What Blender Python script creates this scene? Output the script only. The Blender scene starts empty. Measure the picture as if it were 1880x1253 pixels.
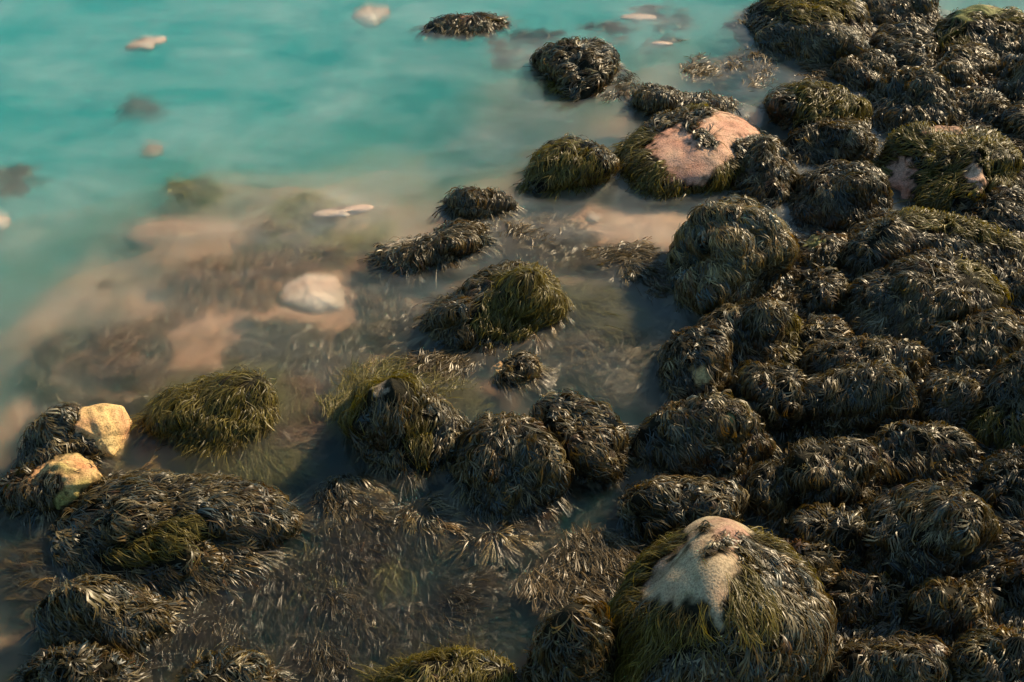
import bpy, math, random
import numpy as np

# ------------------------------------------------------------------ camera
scene = bpy.context.scene
PITCH = math.radians(40.0); CAMH = 6.0; LENS = 40.0
cam_d = bpy.data.cameras.new('camera'); cam = bpy.data.objects.new('camera', cam_d)
scene.collection.objects.link(cam); scene.camera = cam
cam.location = (0, 0, CAMH); cam.rotation_euler = (math.pi/2 - PITCH, 0, 0)
cam_d.lens = LENS; cam_d.sensor_width = 36; cam_d.clip_end = 2000

# ------------------------------------------------------------------ light
SUN_EL = math.radians(34.0); SUN_AZ = math.radians(52.0)      # azimuth clockwise from +y (away from the camera)
world = bpy.data.worlds.new("World"); scene.world = world; world.use_nodes = True
wn = world.node_tree; wn.nodes.clear()
sky = wn.nodes.new('ShaderNodeTexSky'); sky.sky_type = 'NISHITA'; sky.sun_disc = False
sky.sun_elevation = SUN_EL; sky.sun_rotation = SUN_AZ
bg = wn.nodes.new('ShaderNodeBackground'); bg.inputs['Strength'].default_value = 0.095
wo = wn.nodes.new('ShaderNodeOutputWorld')
tn = wn.nodes.new('ShaderNodeMix'); tn.data_type = 'RGBA'; tn.blend_type = 'MULTIPLY'; tn.inputs[0].default_value = 1.0; tn.inputs[7].default_value = (0.78, 1.04, 1.0, 1)
wn.links.new(sky.outputs[0], tn.inputs[6]); wn.links.new(tn.outputs[2], bg.inputs[0]); wn.links.new(bg.outputs[0], wo.inputs[0])
sl = bpy.data.lights.new('sun', 'SUN'); sl.energy = 4.9; sl.angle = math.radians(4); sl.color = (1.0, 0.77, 0.48)
sun = bpy.data.objects.new('sun', sl); scene.collection.objects.link(sun)
sun.rotation_euler = (math.pi/2 - SUN_EL, 0, -SUN_AZ + math.pi)
sun.location = (20, 20, 20)
scene.view_settings.view_transform = 'Standard'; scene.view_settings.look = 'None'
scene.view_settings.exposure = 0.38; scene.view_settings.gamma = 1.0
scene.cycles.volume_bounces = 4; scene.cycles.max_bounces = 8
scene.cycles.transparent_max_bounces = 12
scene.cycles.use_denoising = True

# ------------------------------------------------------------------ helpers
rng = np.random.default_rng(7)
FWD = np.array([0, math.cos(PITCH), -math.sin(PITCH)]); UPV = np.array([0, math.sin(PITCH), math.cos(PITCH)])
CAM = np.array([0, 0, CAMH]); K = 36.0/LENS/1880.0

def ray(px, py):
    px = np.asarray(px, float); py = np.asarray(py, float)
    u = (px-940)*K; v = -(py-626.5)*K
    d = np.stack([u, FWD[1]+UPV[1]*v, FWD[2]+UPV[2]*v], -1)
    return d

def at(px, py, z=0.0):
    d = ray(px, py); t = (z-CAMH)/d[..., 2]
    return CAM + d*t[..., None]

def proj(P):
    Q = P-CAM; f = Q@FWD
    return np.stack([940+Q[..., 0]/f/K, 626.5-(Q@UPV)/f/K], -1)

def inpoly(pts, poly):
    x = pts[..., 0]; y = pts[..., 1]; r = np.zeros(x.shape, bool)
    n = len(poly)
    for i in range(n):
        x1, y1 = poly[i]; x2, y2 = poly[(i+1) % n]
        if y1 == y2: continue
        c = ((y1 > y) != (y2 > y)) & (x < (x2-x1)*(y-y1)/(y2-y1)+x1)
        r ^= c
    return r

def inany(pts, polys):
    r = np.zeros(pts.shape[:-1], bool)
    for p in polys: r |= inpoly(pts, p)
    return r

def ragged(P, q, amp=7.0):
    return q+amp*np.stack([np.sin(P@np.array([31., 17, 23]))+.6*np.sin(P@np.array([-53., 67, 41])+1), np.sin(P@np.array([19., -37, 29])+2)+.6*np.sin(P@np.array([71., 47, -59]))], -1)

def waves(seed, n, f0, f1):
    r = np.random.default_rng(seed)
    k = r.normal(size=(n, 3)); k /= np.linalg.norm(k, axis=1)[:, None]
    f = np.exp(r.uniform(math.log(f0), math.log(f1), n))
    return k*f[:, None], r.uniform(0, 6.28, n), (f0/f)**0.7/math.sqrt(n)*1.4

def wnoise(P, w):
    k, ph, am = w
    return (np.sin(P@k.T + ph)*am).sum(-1)

def hashn(i, j, s):
    h = (i*374761393 + j*668265263 + s*2147483647) & 0xffffffff
    h = ((h ^ (h >> 13))*1274126177) & 0xffffffff
    return ((h ^ (h >> 16)) & 0xffff)/65535.0

def vnoise(x, y, s=0):
    xi = np.floor(x).astype(np.int64); yi = np.floor(y).astype(np.int64)
    fx = x-xi; fy = y-yi; fx = fx*fx*(3-2*fx); fy = fy*fy*(3-2*fy)
    a = hashn(xi, yi, s); b = hashn(xi+1, yi, s); c = hashn(xi, yi+1, s); d = hashn(xi+1, yi+1, s)
    return (a*(1-fx)+b*fx)*(1-fy)+(c*(1-fx)+d*fx)*fy

def fbm(x, y, s=0, o=4):
    r = 0; a = 0.5
    for i in range(o):
        r = r+a*vnoise(x*2**i, y*2**i, s+i*17); a *= 0.5
    return r/(1-0.5**o)

def new_mesh(name, V, Fc, mat, parent=None, attrs=None, smooth=True):
    me = bpy.data.meshes.new(name)
    V = np.ascontiguousarray(V, dtype=np.float32); Fc = np.asarray(Fc, dtype=np.int32)
    k = Fc.shape[1]
    me.vertices.add(len(V)); me.vertices.foreach_set('co', V.ravel())
    me.loops.add(Fc.size); me.loops.foreach_set('vertex_index', Fc.ravel())
    me.polygons.add(len(Fc)); me.polygons.foreach_set('loop_start', np.arange(0, Fc.size, k, dtype=np.int32))
    me.polygons.foreach_set('use_smooth', np.full(len(Fc), smooth))
    me.update(calc_edges=True)
    for nm, arr in (attrs or {}).items():
        if arr.ndim == 1:
            a = me.attributes.new(nm, 'FLOAT', 'POINT'); a.data.foreach_set('value', arr.astype(np.float32))
        else:
            a = me.attributes.new(nm, 'FLOAT_COLOR', 'POINT')
            c = np.ones((len(arr), 4), np.float32); c[:, :3] = arr; a.data.foreach_set('color', c.ravel())
    me.materials.append(mat)
    o = bpy.data.objects.new(name, me); scene.collection.objects.link(o)
    if parent is not None: o.parent = parent
    return o

def tag(o, label, cat, group=None, kind=None):
    if label: o['label'] = label
    if cat: o['category'] = cat
    if group: o['group'] = group
    if kind: o['kind'] = kind
    return o

def empty(name, loc):
    o = bpy.data.objects.new(name, None); scene.collection.objects.link(o)
    o.location = loc; o.empty_display_size = 0.2
    return o

def nt(name):
    m = bpy.data.materials.new(name); m.use_nodes = True; t = m.node_tree; t.nodes.clear()
    out = t.nodes.new('ShaderNodeOutputMaterial')
    return m, t, out

def nd(t, typ, **kw):
    n = t.nodes.new(typ)
    for k, v in kw.items():
        if k.startswith('_'): setattr(n, k[1:], v)
        else: n.inputs[k.replace('__', ' ')].default_value = v
    return n

def ramp(t, fac, stops):
    r = t.nodes.new('ShaderNodeValToRGB'); e = r.color_ramp.elements
    while len(e) < len(stops): e.new(0.5)
    for i, (p, c) in enumerate(stops): e[i].position = p; e[i].color = (*c, 1)
    t.links.new(fac, r.inputs[0]); return r.outputs[0]

def mixc(t, fac, a, b, mode='MIX'):
    m = t.nodes.new('ShaderNodeMix'); m.data_type = 'RGBA'; m.blend_type = mode
    for s, v in ((0, fac), (6, a), (7, b)):
        if hasattr(v, 'links'): t.links.new(v, m.inputs[s])
        elif s == 0: m.inputs[0].default_value = v
        else: m.inputs[s].default_value = (*v, 1)
    return m.outputs[2]

# ------------------------------------------------------------------ materials
def frond_material(name, rough, spec, transl):
    m, t, out = nt(name)
    at_ = nd(t, 'ShaderNodeAttribute', _attribute_name='tint')
    p = nd(t, 'ShaderNodeBsdfPrincipled', Roughness=rough)
    p.inputs['Specular IOR Level'].default_value = spec
    t.links.new(at_.outputs['Color'], p.inputs['Base Color'])
    tr = nd(t, 'ShaderNodeBsdfTranslucent'); hs = nd(t, 'ShaderNodeHueSaturation', Saturation=1.25, Value=1.6)
    t.links.new(at_.outputs['Color'], hs.inputs['Color']); t.links.new(hs.outputs[0], tr.inputs[0])
    mx = nd(t, 'ShaderNodeMixShader', Fac=transl)
    t.links.new(p.outputs[0], mx.inputs[1]); t.links.new(tr.outputs[0], mx.inputs[2])
    t.links.new(mx.outputs[0], out.inputs[0])
    return m
M_FROND = frond_material('wet_rockweed', 0.40, 0.62, 0.22)
M_GREEN = frond_material('green_hair_weed', 0.42, 0.4, 0.30)

def stone_material(name, c1, c2, c3, film_=((0.006, 0.006, 0.004), (0.024, 0.020, 0.009))):
    m, t, out = nt(name)
    tc = nd(t, 'ShaderNodeTexCoord')
    n1 = nd(t, 'ShaderNodeTexNoise', Scale=2.6, Detail=5.0); n2 = nd(t, 'ShaderNodeTexNoise', Scale=75.0, Detail=3.0)
    n3 = nd(t, 'ShaderNodeTexNoise', Scale=6.0, Detail=6.0, Roughness=0.65)
    vo = nd(t, 'ShaderNodeTexVoronoi', Scale=110.0)
    for n in (n1, n2, n3, vo): t.links.new(tc.outputs['Object'], n.inputs['Vector'])
    base = ramp(t, n1.outputs[0], [(0.38, c1), (0.52, c2), (0.66, c3)])
    sp = ramp(t, n2.outputs[0], [(0.35, (0.45,)*3), (0.5, (1.0,)*3), (0.7, (1.25,)*3)])
    b2 = mixc(t, 0.65, base, sp, 'MULTIPLY')
    vs = ramp(t, vo.outputs['Color'], [(0.15, (0.55, 0.5, 0.45)), (0.4, (1, 1, 1)), (0.9, (1.15, 1.08, 1.0))])
    b3 = mixc(t, 0.5, b2, vs, 'MULTIPLY')
    st = ramp(t, n3.outputs[0], [(0.30, (0.55, 0.55, 0.42)), (0.46, (1, 1, 1))])
    b3 = mixc(t, 0.7, b3, st, 'MULTIPLY')
    nw = nd(t, 'ShaderNodeTexNoise', Scale=3.0, Detail=4.0); t.links.new(tc.outputs['Object'], nw.inputs['Vector'])
    dm = nd(t, 'ShaderNodeVectorMath', _operation='MULTIPLY_ADD'); t.links.new(nw.outputs['Color'], dm.inputs[0]); dm.inputs[1].default_value = (.5, .5, .5); t.links.new(tc.outputs['Object'], dm.inputs[2])
    ck = nd(t, 'ShaderNodeTexVoronoi', _feature='DISTANCE_TO_EDGE', Scale=1.1); t.links.new(dm.outputs[0], ck.inputs['Vector'])
    cr = ramp(t, ck.outputs[0], [(0.0, (0.32, 0.28, 0.22)), (0.02, (1, 1, 1))])
    b3 = mixc(t, 0.4, b3, cr, 'MULTIPLY')
    a = nd(t, 'ShaderNodeAttribute', _attribute_name='bare')
    n4 = nd(t, 'ShaderNodeTexNoise', Scale=30.0, Detail=4.0); t.links.new(tc.outputs['Object'], n4.inputs['Vector'])
    film = ramp(t, n4.outputs[0], [(0.3, film_[0]), (0.7, film_[1])])
    col = mixc(t, a.outputs['Fac'], film, b3)
    p = nd(t, 'ShaderNodeBsdfPrincipled', Roughness=0.8)
    p.inputs['Specular IOR Level'].default_value = 0.15
    t.links.new(col, p.inputs['Base Color'])
    bm = nd(t, 'ShaderNodeBump', Strength=0.55, Distance=0.012)
    ad = nd(t, 'ShaderNodeMath', _operation='ADD'); t.links.new(n2.outputs[0], ad.inputs[0]); t.links.new(n3.outputs[0], ad.inputs[1])
    t.links.new(ad.outputs[0], bm.inputs['Height']); t.links.new(bm.outputs[0], p.inputs['Normal'])
    t.links.new(p.outputs[0], out.inputs[0])
    return m
STONE = {
 'sunk': stone_material('sunken_stone', (0.74, 0.50, 0.38), (0.80, 0.60, 0.46), (0.84, 0.68, 0.54), ((0.14, 0.085, 0.05), (0.22, 0.14, 0.085))),
 'sunkpink': stone_material('sunken_pink_stone', (0.42, 0.22, 0.14), (0.46, 0.28, 0.18), (0.50, 0.32, 0.22), ((0.14, 0.085, 0.05), (0.22, 0.14, 0.085))),
 'pink': stone_material('pink_granite', (0.60, 0.32, 0.23), (0.68, 0.41, 0.29), (0.70, 0.47, 0.33)),
 'sand': stone_material('buff_granite', (0.42, 0.25, 0.19), (0.44, 0.33, 0.22), (0.47, 0.39, 0.26)),
 'yellow': stone_material('yellow_granite', (0.64, 0.36, 0.20), (0.70, 0.47, 0.21), (0.62, 0.50, 0.24)),
 'mixed': stone_material('weathered_orange_granite', (0.64, 0.33, 0.17), (0.56, 0.38, 0.17), (0.36, 0.34, 0.11)),
 'green': stone_material('lichen_granite', (0.22, 0.24, 0.09), (0.32, 0.32, 0.14), (0.42, 0.36, 0.20)),
 'pale': stone_material('pale_granite', (0.62, 0.48, 0.36), (0.75, 0.62, 0.47), (0.8, 0.72, 0.6)),
}

def bed_material():
    m, t, out = nt('sea_bed')
    g = nd(t, 'ShaderNodeNewGeometry')
    n1 = nd(t, 'ShaderNodeTexNoise', Scale=1.0, Detail=8.0, Roughness=0.62, Distortion=0.5)
    n2 = nd(t, 'ShaderNodeTexNoise', Scale=14.0, Detail=6.0)
    for n in (n1, n2): t.links.new(g.outputs['Position'], n.inputs['Vector'])
    a = nd(t, 'ShaderNodeAttribute', _attribute_name='sand')
    sub = nd(t, 'ShaderNodeMath', _operation='ADD'); t.links.new(n1.outputs[0], sub.inputs[0]); t.links.new(a.outputs['Fac'], sub.inputs[1])
    c = ramp(t, sub.outputs[0], [(0.38, (0.04, 0.032, 0.020)), (0.50, (0.19, 0.115, 0.06)), (0.66, (0.42, 0.215, 0.115)), (0.9, (0.62, 0.41, 0.27))])
    s = ramp(t, n2.outputs[0], [(0.3, (0.5, 0.5, 0.5)), (0.65, (1.15, 1.15, 1.1))])
    c = mixc(t, 0.6, c, s, 'MULTIPLY')
    p = nd(t, 'ShaderNodeBsdfPrincipled', Roughness=0.8); t.links.new(c, p.inputs['Base Color'])
    t.links.new(p.outputs[0], out.inputs[0]); return m

def water_material():
    m, t, out = nt('milky_sea_water')
    g = nd(t, 'ShaderNodeNewGeometry')
    tr = nd(t, 'ShaderNodeBsdfTransparent'); gl = nd(t, 'ShaderNodeBsdfGlossy', Roughness=0.16)
    lw = nd(t, 'ShaderNodeLayerWeight', Blend=0.5)
    pw = nd(t, 'ShaderNodeMath', _operation='POWER'); t.links.new(lw.outputs['Facing'], pw.inputs[0]); pw.inputs[1].default_value = 5.0
    fr = nd(t, 'ShaderNodeMath', _operation='MULTIPLY_ADD'); t.links.new(pw.outputs[0], fr.inputs[0]); fr.inputs[1].default_value = 0.98; fr.inputs[2].default_value = 0.02
    mx = nd(t, 'ShaderNodeMixShader')
    rf = nd(t, 'ShaderNodeBsdfRefraction', Roughness=0.42, IOR=1.11); rf.distribution = 'GGX'
    m2 = nd(t, 'ShaderNodeMixShader', Fac=0.5); t.links.new(tr.outputs[0], m2.inputs[1]); t.links.new(rf.outputs[0], m2.inputs[2])
    t.links.new(fr.outputs[0], mx.inputs[0]); t.links.new(m2.outputs[0], mx.inputs[1]); t.links.new(gl.outputs[0], mx.inputs[2])
    # thin foam film that also paints milky haze over the water, in soft streaks
    mp = nd(t, 'ShaderNodeMapping'); mp.inputs['Scale'].default_value = (0.8, 1.15, 1.0); mp.inputs['Rotation'].default_value = (0, 0, 0.35)
    t.links.new(g.outputs['Position'], mp.inputs[0])
    fo = nd(t, 'ShaderNodeTexNoise', Scale=0.9, Detail=11.0, Roughness=0.66, Distortion=0.2); t.links.new(mp.outputs[0], fo.inputs['Vector'])
    fm = ramp(t, fo.outputs[0], [(0.38, (0.0,)*3), (0.54, (0.09,)*3), (0.74, (0.24,)*3)])
    sx = nd(t, 'ShaderNodeSeparateXYZ'); t.links.new(g.outputs['Position'], sx.inputs[0])
    mr = nd(t, 'ShaderNodeMapRange'); t.links.new(sx.outputs['Y'], mr.inputs[0]); mr.inputs[1].default_value = 5.5; mr.inputs[2].default_value = 9.5; mr.inputs[3].default_value = 0.03; mr.inputs[4].default_value = 1.0
    fm2 = nd(t, 'ShaderNodeMath', _operation='MULTIPLY'); t.links.new(fm, fm2.inputs[0]); t.links.new(mr.outputs[0], fm2.inputs[1]); fm = fm2.outputs[0]
    df = nd(t, 'ShaderNodeBsdfDiffuse'); df.inputs[0].default_value = (0.70, 0.73, 0.74, 1)
    m3 = nd(t, 'ShaderNodeMixShader'); t.links.new(fm, m3.inputs[0]); t.links.new(mx.outputs[0], m3.inputs[1]); t.links.new(df.outputs[0], m3.inputs[2])
    t.links.new(m3.outputs[0], out.inputs['Surface'])
    v = nd(t, 'ShaderNodeVolumePrincipled', Density=0.30, Anisotropy=0.0)
    v.inputs['Color'].default_value = (0.16, 0.83, 0.84, 1)
    v.inputs['Absorption Color'].default_value = (0.0, 0.0, 0.0, 1)
    t.links.new(v.outputs[0], out.inputs['Volume'])
    return m

# ------------------------------------------------------------------ ground height
CTRL = [  # px, py, z, sand
 (-300, 0, -3.5, 0), (0, 30, -3.5, 0), (350, -50, -3.2, 0), (250, 200, -1.5, 0.1), (0, 330, -1.2, 0.1), (650, 60, -2.2, 0.05), (900, -150, -2.8, 0), (450, 150, -1.6, 0.1),
 (1150, -100, -2.0, 0), (1200, 60, -0.8, 0.15), (1000, 30, -1.2, 0.1), (700, 230, -0.8, 0.15), (880, 280, -0.6, 0.2), (500, 320, -0.42, 0.16), (350, 280, -0.5, 0.16), (820, 150, -1.1, 0.1), (200, 330, -.75, .1),
 (330, 430, -0.2, 0.14), (560, 440, -0.15, 0.12), (570, 540, -0.15, 0.16), (400, 560, -0.12, 0.14), (180, 480, -0.38, 0.12), (130, 640, -0.18, 0.09), (330, 640, -0.12, 0.12), (240, 540, -0.25, 0.12), (80, 560, -.4, .1),
 (-150, 500, -0.9, 0), (-100, 700, -0.5, 0.1), (20, 740, -0.22, 0.1), (560, 650, -0.15, 0.12), (560, 800, -0.28, -.04), (300, 700, -0.12, 0.14), (750, 600, -0.15, 0.12), (700, 350, -0.45, 0.12), (1080, 370, -0.12, 0.24), (1160, 400, -0.10, 0.26), (1000, 400, -0.16, 0.2),
 (1100, 480, -0.13, 0.14), (1220, 540, -0.25, 0.06), (1120, 640, -0.28, -0.06), (1190, 720, -0.35, -0.12), (950, 740, -0.35, -0.1), (700, 640, -0.15, 0.12), (1100, 230, -0.38, 0.25), (1250, 170, -0.5, 0.2), (1450, 170, -0.3, 0.1), (1350, 80, -.7, .1),
 (30, 1000, -0.12, .03), (30, 1200, -0.10, .03), (-150, 1000, -.15, .05), (400, 860, -0.2, 0.0), (600, 1050, -0.22, -0.12), (560, 1180, -0.30, -0.14), (750, 1130, -0.22, -0.10), (900, 1080, -0.18, -0.05), (1050, 950, -0.2, -0.05), (1000, 1250, -0.2, -.05), (500, 1400, -0.2, 0),
 (1400, 330, -0.08, 0.32), (1500, 420, -0.08, 0.28), (1450, 500, -0.06, 0.32), (1560, 520, -0.04, 0.34), (1600, 250, -0.08, 0.3), (1480, 620, -0.06, 0.2), (1400, 960, -0.08, 0.06), (1150, 880, -0.2, 0), (1120, 1050, -0.2, 0),
 (1600, 60, -0.10, 0.1), (1750, 150, 0.05, 0), (1850, -60, -1.0, 0), (1850, 300, 0.12, 0), (1880, 500, 0.15, 0), (1650, 680, 0.05, 0), (1850, 750, 0.2, 0), (1600, 900, 0.05, 0), (1850, 1000, 0.25, 0), (1500, 1100, 0.02, 0), (1700, 1250, 0.15, 0), (1880, 1300, 0.3, 0), (1300, 1350, -0.15, 0), (2300, 700, 0.7, 0), (2300, 100, 0.5, 0), (2300, 1300, 0.8, 0)]
CW = at([c[0] for c in CTRL], [c[1] for c in CTRL]); CZ = np.array([c[2] for c in CTRL]); CS = np.array([c[3] for c in CTRL])
CW2 = CW[:, :2]
def interp(x, y, vals):
    x = np.asarray(x, float); y = np.asarray(y, float); num = 0; den = 1e-9
    for (cx, cy, _), v in zip(CW, vals):
        s = 0.10*(6+0.5*abs(cy)); d2 = ((x-cx)**2+(y-cy)**2)/(s*s)
        w = 1/(0.15+d2)**2
        num = num+w*v; den = den+w
    return num/den
def bed(x, y): return interp(x, y, CZ) + 0.14*(fbm(x*1.3+50, y*1.3+50, 3)-0.5)
def sandf(x, y): return interp(x, y, CS)

ax = np.concatenate([-np.geomspace(400, 7.2, 26), np.linspace(-7, 8, 260), np.geomspace(8.2, 400, 26)])
ay = np.concatenate([-np.geomspace(200, 1, 14)+2.5, np.linspace(1.7, 16, 260), np.geomspace(16.3, 500, 26)])
GX, GY = np.meshgrid(ax, ay)
GZ = bed(GX, GY)
far = np.clip((np.hypot(GX, GY-8)-12)/10, 0, 1)
GZ = GZ*(1-far)+far*np.where(GX > 6, 0.9, -3.0)
ny, nx = GX.shape
idx = np.arange(nx*ny).reshape(ny, nx)
GF = np.stack([idx[:-1, :-1], idx[:-1, 1:], idx[1:, 1:], idx[1:, :-1]], -1).reshape(-1, 4)
g = new_mesh('sea_bed', np.stack([GX, GY, GZ], -1).reshape(-1, 3), GF, bed_material(), attrs={'sand': sandf(GX, GY).ravel()})
tag(g, 'sandy and weedy sea bed sloping up to the shore', 'ground', kind='structure')

WX = 600
V = np.array([(-WX, -WX, -6), (WX, -WX, -6), (WX, WX, -6), (-WX, WX, -6), (-WX, -WX, 0), (WX, -WX, 0), (WX, WX, 0), (-WX, WX, 0)], float)
Fc = [(0, 3, 2, 1), (4, 5, 6, 7), (0, 1, 5, 4), (1, 2, 6, 5), (2, 3, 7, 6), (3, 0, 4, 7)]
w = new_mesh('sea_water', V, Fc, water_material(), smooth=False)
tag(w, 'milky turquoise sea water smoothed by a long exposure', 'water', kind='structure')

# ------------------------------------------------------------------ icosphere template
def icosphere(sub):
    f = (1+5**.5)/2
    v = [(-1, f, 0), (1, f, 0), (-1, -f, 0), (1, -f, 0), (0, -1, f), (0, 1, f), (0, -1, -f), (0, 1, -f), (f, 0, -1), (f, 0, 1), (-f, 0, -1), (-f, 0, 1)]
    F = [(0, 11, 5), (0, 5, 1), (0, 1, 7), (0, 7, 10), (0, 10, 11), (1, 5, 9), (5, 11, 4), (11, 10, 2), (10, 7, 6), (7, 1, 8), (3, 9, 4), (3, 4, 2), (3, 2, 6), (3, 6, 8), (3, 8, 9), (4, 9, 5), (2, 4, 11), (6, 2, 10), (8, 6, 7), (9, 8, 1)]
    v = [np.array(p)/np.linalg.norm(p) for p in v]
    for _ in range(sub):
        mid = {}; nf = []
        def m(a, b):
            k = (min(a, b), max(a, b))
            if k not in mid:
                p = v[a]+v[b]; v.append(p/np.linalg.norm(p)); mid[k] = len(v)-1
            return mid[k]
        for a, b, c in F:
            x, y, z = m(a, b), m(b, c), m(c, a)
            nf += [(a, x, z), (b, y, x), (c, z, y), (x, y, z)]
        F = nf
    return np.array(v), np.array(F)
ICO = {s: icosphere(s) for s in (3, 4, 5, 6)}

# ------------------------------------------------------------------ rock shape
class Rock:
    def __init__(s, poly, seed, z=None, f=0.42, rough=1.0, sink=0.0, depthy=None):
        poly = np.array(poly, float)
        if poly.shape == (4,):                       # bounding box: turn into an uneven oval
            x0, y0, x1, y1 = poly; r = np.random.default_rng(seed)
            a = np.linspace(0, 2*math.pi, 17)[:-1]
            e = 2.5
            cx = np.sign(np.cos(a))*np.abs(np.cos(a))**(2/e); cy = np.sign(np.sin(a))*np.abs(np.sin(a))**(2/e)
            j = 1+r.uniform(-.07, .05, 16)
            poly = np.stack([(x0+x1)/2+(x1-x0)/2*cx*j, (y0+y1)/2+(y1-y0)/2*cy*j], -1)
        s.poly = poly; x0, y0 = poly.min(0); x1, y1 = poly.max(0)
        H = y1-y0; W = x1-x0
        low = poly[:, 1] > y0+0.35*H
        mx = (x0+x1)/2
        cy = y1-f*H
        z0 = 0.0 if z is None else z
        for _ in range(3):
            C = at(mx, cy, z0)
            if z is None: z0 = max(0.0, float(bed(C[0], C[1]))) - sink
        s.C = C; s.seed = seed
        dv = (C-CAM); dist = float(dv@FWD); s.px = K*dist; s.dist = dist
        el = math.asin(-dv[2]/np.linalg.norm(dv)); s.view = -dv/np.linalg.norm(dv)
        a = W/2*s.px; b = f*H*s.px/math.sin(el)
        top = (1-f)*H*s.px
        c2 = top*top-(b*math.sin(el))**2
        c = math.sqrt(max(c2, (0.25*min(a, b))**2))/math.cos(el)
        s.ax = np.array([a, b, min(c, 1.5*max(a, b))])
        s.w1 = waves(seed, 7, 2.0, 4.5); s.w2 = waves(seed+1, 10, 5, 13); s.w3 = waves(seed+2, 10, 14, 34); s.rough = rough
        rr = np.random.default_rng(seed+77); pn = rr.normal(size=(9, 3)); pn[:, 2] = np.abs(pn[:, 2])*.9; pn /= np.linalg.norm(pn, axis=1)[:, None]
        s.pn = pn; s.ph = rr.uniform(.60, .90, 9) if rough > .46 else np.full(9, 3.0)
        s.R = np.array([1.0, 0, 0])-FWD*dv[0]/dist; s.U = UPV-FWD*(dv@UPV)/dist
        s.g = np.ones(72); s.fit()
    def phi(s, d): return np.arctan2(d@s.U, d@s.R)
    def rad(s, d):
        e = 1/np.sqrt(((d/s.ax)**2).sum(-1))
        q = d*1.0
        u = (d*e[..., None])/s.ax                     # on the unit ball
        c = (u@s.pn.T)/s.ph; k = 14.0
        fac = (1+(np.clip(c, 0, 2)**k).sum(-1))**(-1/k)
        e = e*fac
        n = 1+s.rough*(0.10*wnoise(q, s.w1)+0.06*wnoise(q, s.w2)+0.034*wnoise(q, s.w3))
        ph = (s.phi(d)+math.pi)/(2*math.pi)*72
        i = np.floor(ph).astype(int); f = ph-i
        gg = s.g[i % 72]*(1-f)+s.g[(i+1) % 72]*f
        si = np.sqrt(np.clip(1-(d@s.view)**2, 0, 1)); w = np.clip(si*1.4, 0, 1)**1.5
        return e*n*(1+w*(gg-1))
    def fit(s):
        D = ICO[5][0]; pc = proj(s.C); rough_fit = s.rough < .46
        ang = (np.arange(72)+0.0)/72*2*math.pi-math.pi
        tgt = np.zeros(72); P = s.poly-pc; P = P*[1, -1]
        for k, a in enumerate(ang):
            dx, dy = math.cos(a), math.sin(a); best = 0
            for i in range(len(P)):
                p, q = P[i], P[(i+1) % len(P)]; e = q-p
                den = dx*e[1]-dy*e[0]
                if abs(den) < 1e-9: continue
                t = (p[0]*e[1]-p[1]*e[0])/den; u = (p[0]*dy-p[1]*dx)/den
                if t > 0 and -1e-6 <= u <= 1+1e-6: best = max(best, t)
            tgt[k] = best
        tgt[tgt == 0] = tgt[tgt > 0].mean()
        for _ in range(4):
            X = s.C+D*s.rad(D)[:, None]; X = X[X[:, 2] > s.C[2]-0.02]
            q = (proj(X)-pc)*[1, -1]; r = np.hypot(q[:, 0], q[:, 1]); k = np.round((np.arctan2(q[:, 1], q[:, 0])+math.pi)/(2*math.pi)*72).astype(int) % 72
            cur = np.zeros(72); np.maximum.at(cur, k, r)
            bad = cur == 0; cur[bad] = tgt[bad]
            ratio = np.clip((tgt-0.012/s.px)/cur, 0.5, 1.9)
            g = s.g*ratio
            for _s in range(3 if rough_fit else 1): g = (np.roll(g, 1)+2*g+np.roll(g, -1))/4
            s.g = np.clip(g, 0.5, 1.8)
    def surf(s, P):
        v = P-s.C; l = np.linalg.norm(v, axis=-1, keepdims=True); d = v/np.maximum(l, 1e-6)
        return s.C+d*s.rad(d)[..., None]
    def imp(s, P):
        v = P-s.C; l = np.linalg.norm(v, axis=-1); d = v/np.maximum(l, 1e-6)[..., None]
        return l/s.rad(d)
    def normal(s, P):
        h = 0.02; f0 = s.imp(P); n = np.stack([s.imp(P+np.array(e)*h)-f0 for e in ((1, 0, 0), (0, 1, 0), (0, 0, 1))], -1)
        return n/np.maximum(np.linalg.norm(n, axis=-1, keepdims=True), 1e-9)

# ------------------------------------------------------------------ frond templates
# vertices: (station, lateral offset, half width sign)
def forked():
    V = []; F = []
    def v(k, o, w): V.append((k, o, w)); return len(V)-1
    a0, a1 = v(0, 0, -.5), v(0, 0, .5); b0, b1 = v(1, 0, -.8), v(1, 0, .8)
    L, M, R = v(2, 0, -1.2), v(2, 0, 0), v(2, 0, 1.2)
    F += [(a0, a1, b1, b0), (b0, b1, R, L)]
    for sg, (p, q) in ((-1, (L, M)), (1, (M, R))):
        c0, c1 = v(3, sg*1.9, -.9), v(3, sg*1.9, .9)
        d0, dm, d1 = v(4, sg*3.0, -1.25), v(4, sg*3.0, 0), v(4, sg*3.0, 1.25)
        F += [(p, q, c1, c0), (c0, c1, d1, d0)]
        for s2, (x, y) in ((-1, (d0, dm)), (1, (dm, d1))):
            t0, t1 = v(5, sg*3.3+s2*1.7, -.4), v(5, sg*3.3+s2*1.7, .4); F.append((x, y, t1, t0))
    return np.array(V), np.array(F)
def strand():
    V = []; F = []
    for k in range(6):
        w = [.7, 1, 1, .9, .7, .2][k]; V += [(k, 0, -w), (k, 0, w)]
        if k: i = 2*k; F.append((i-2, i-1, i+1, i))
    return np.array(V), np.array(F)
TPL = {'fork': forked(), 'hair': strand()}

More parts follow.
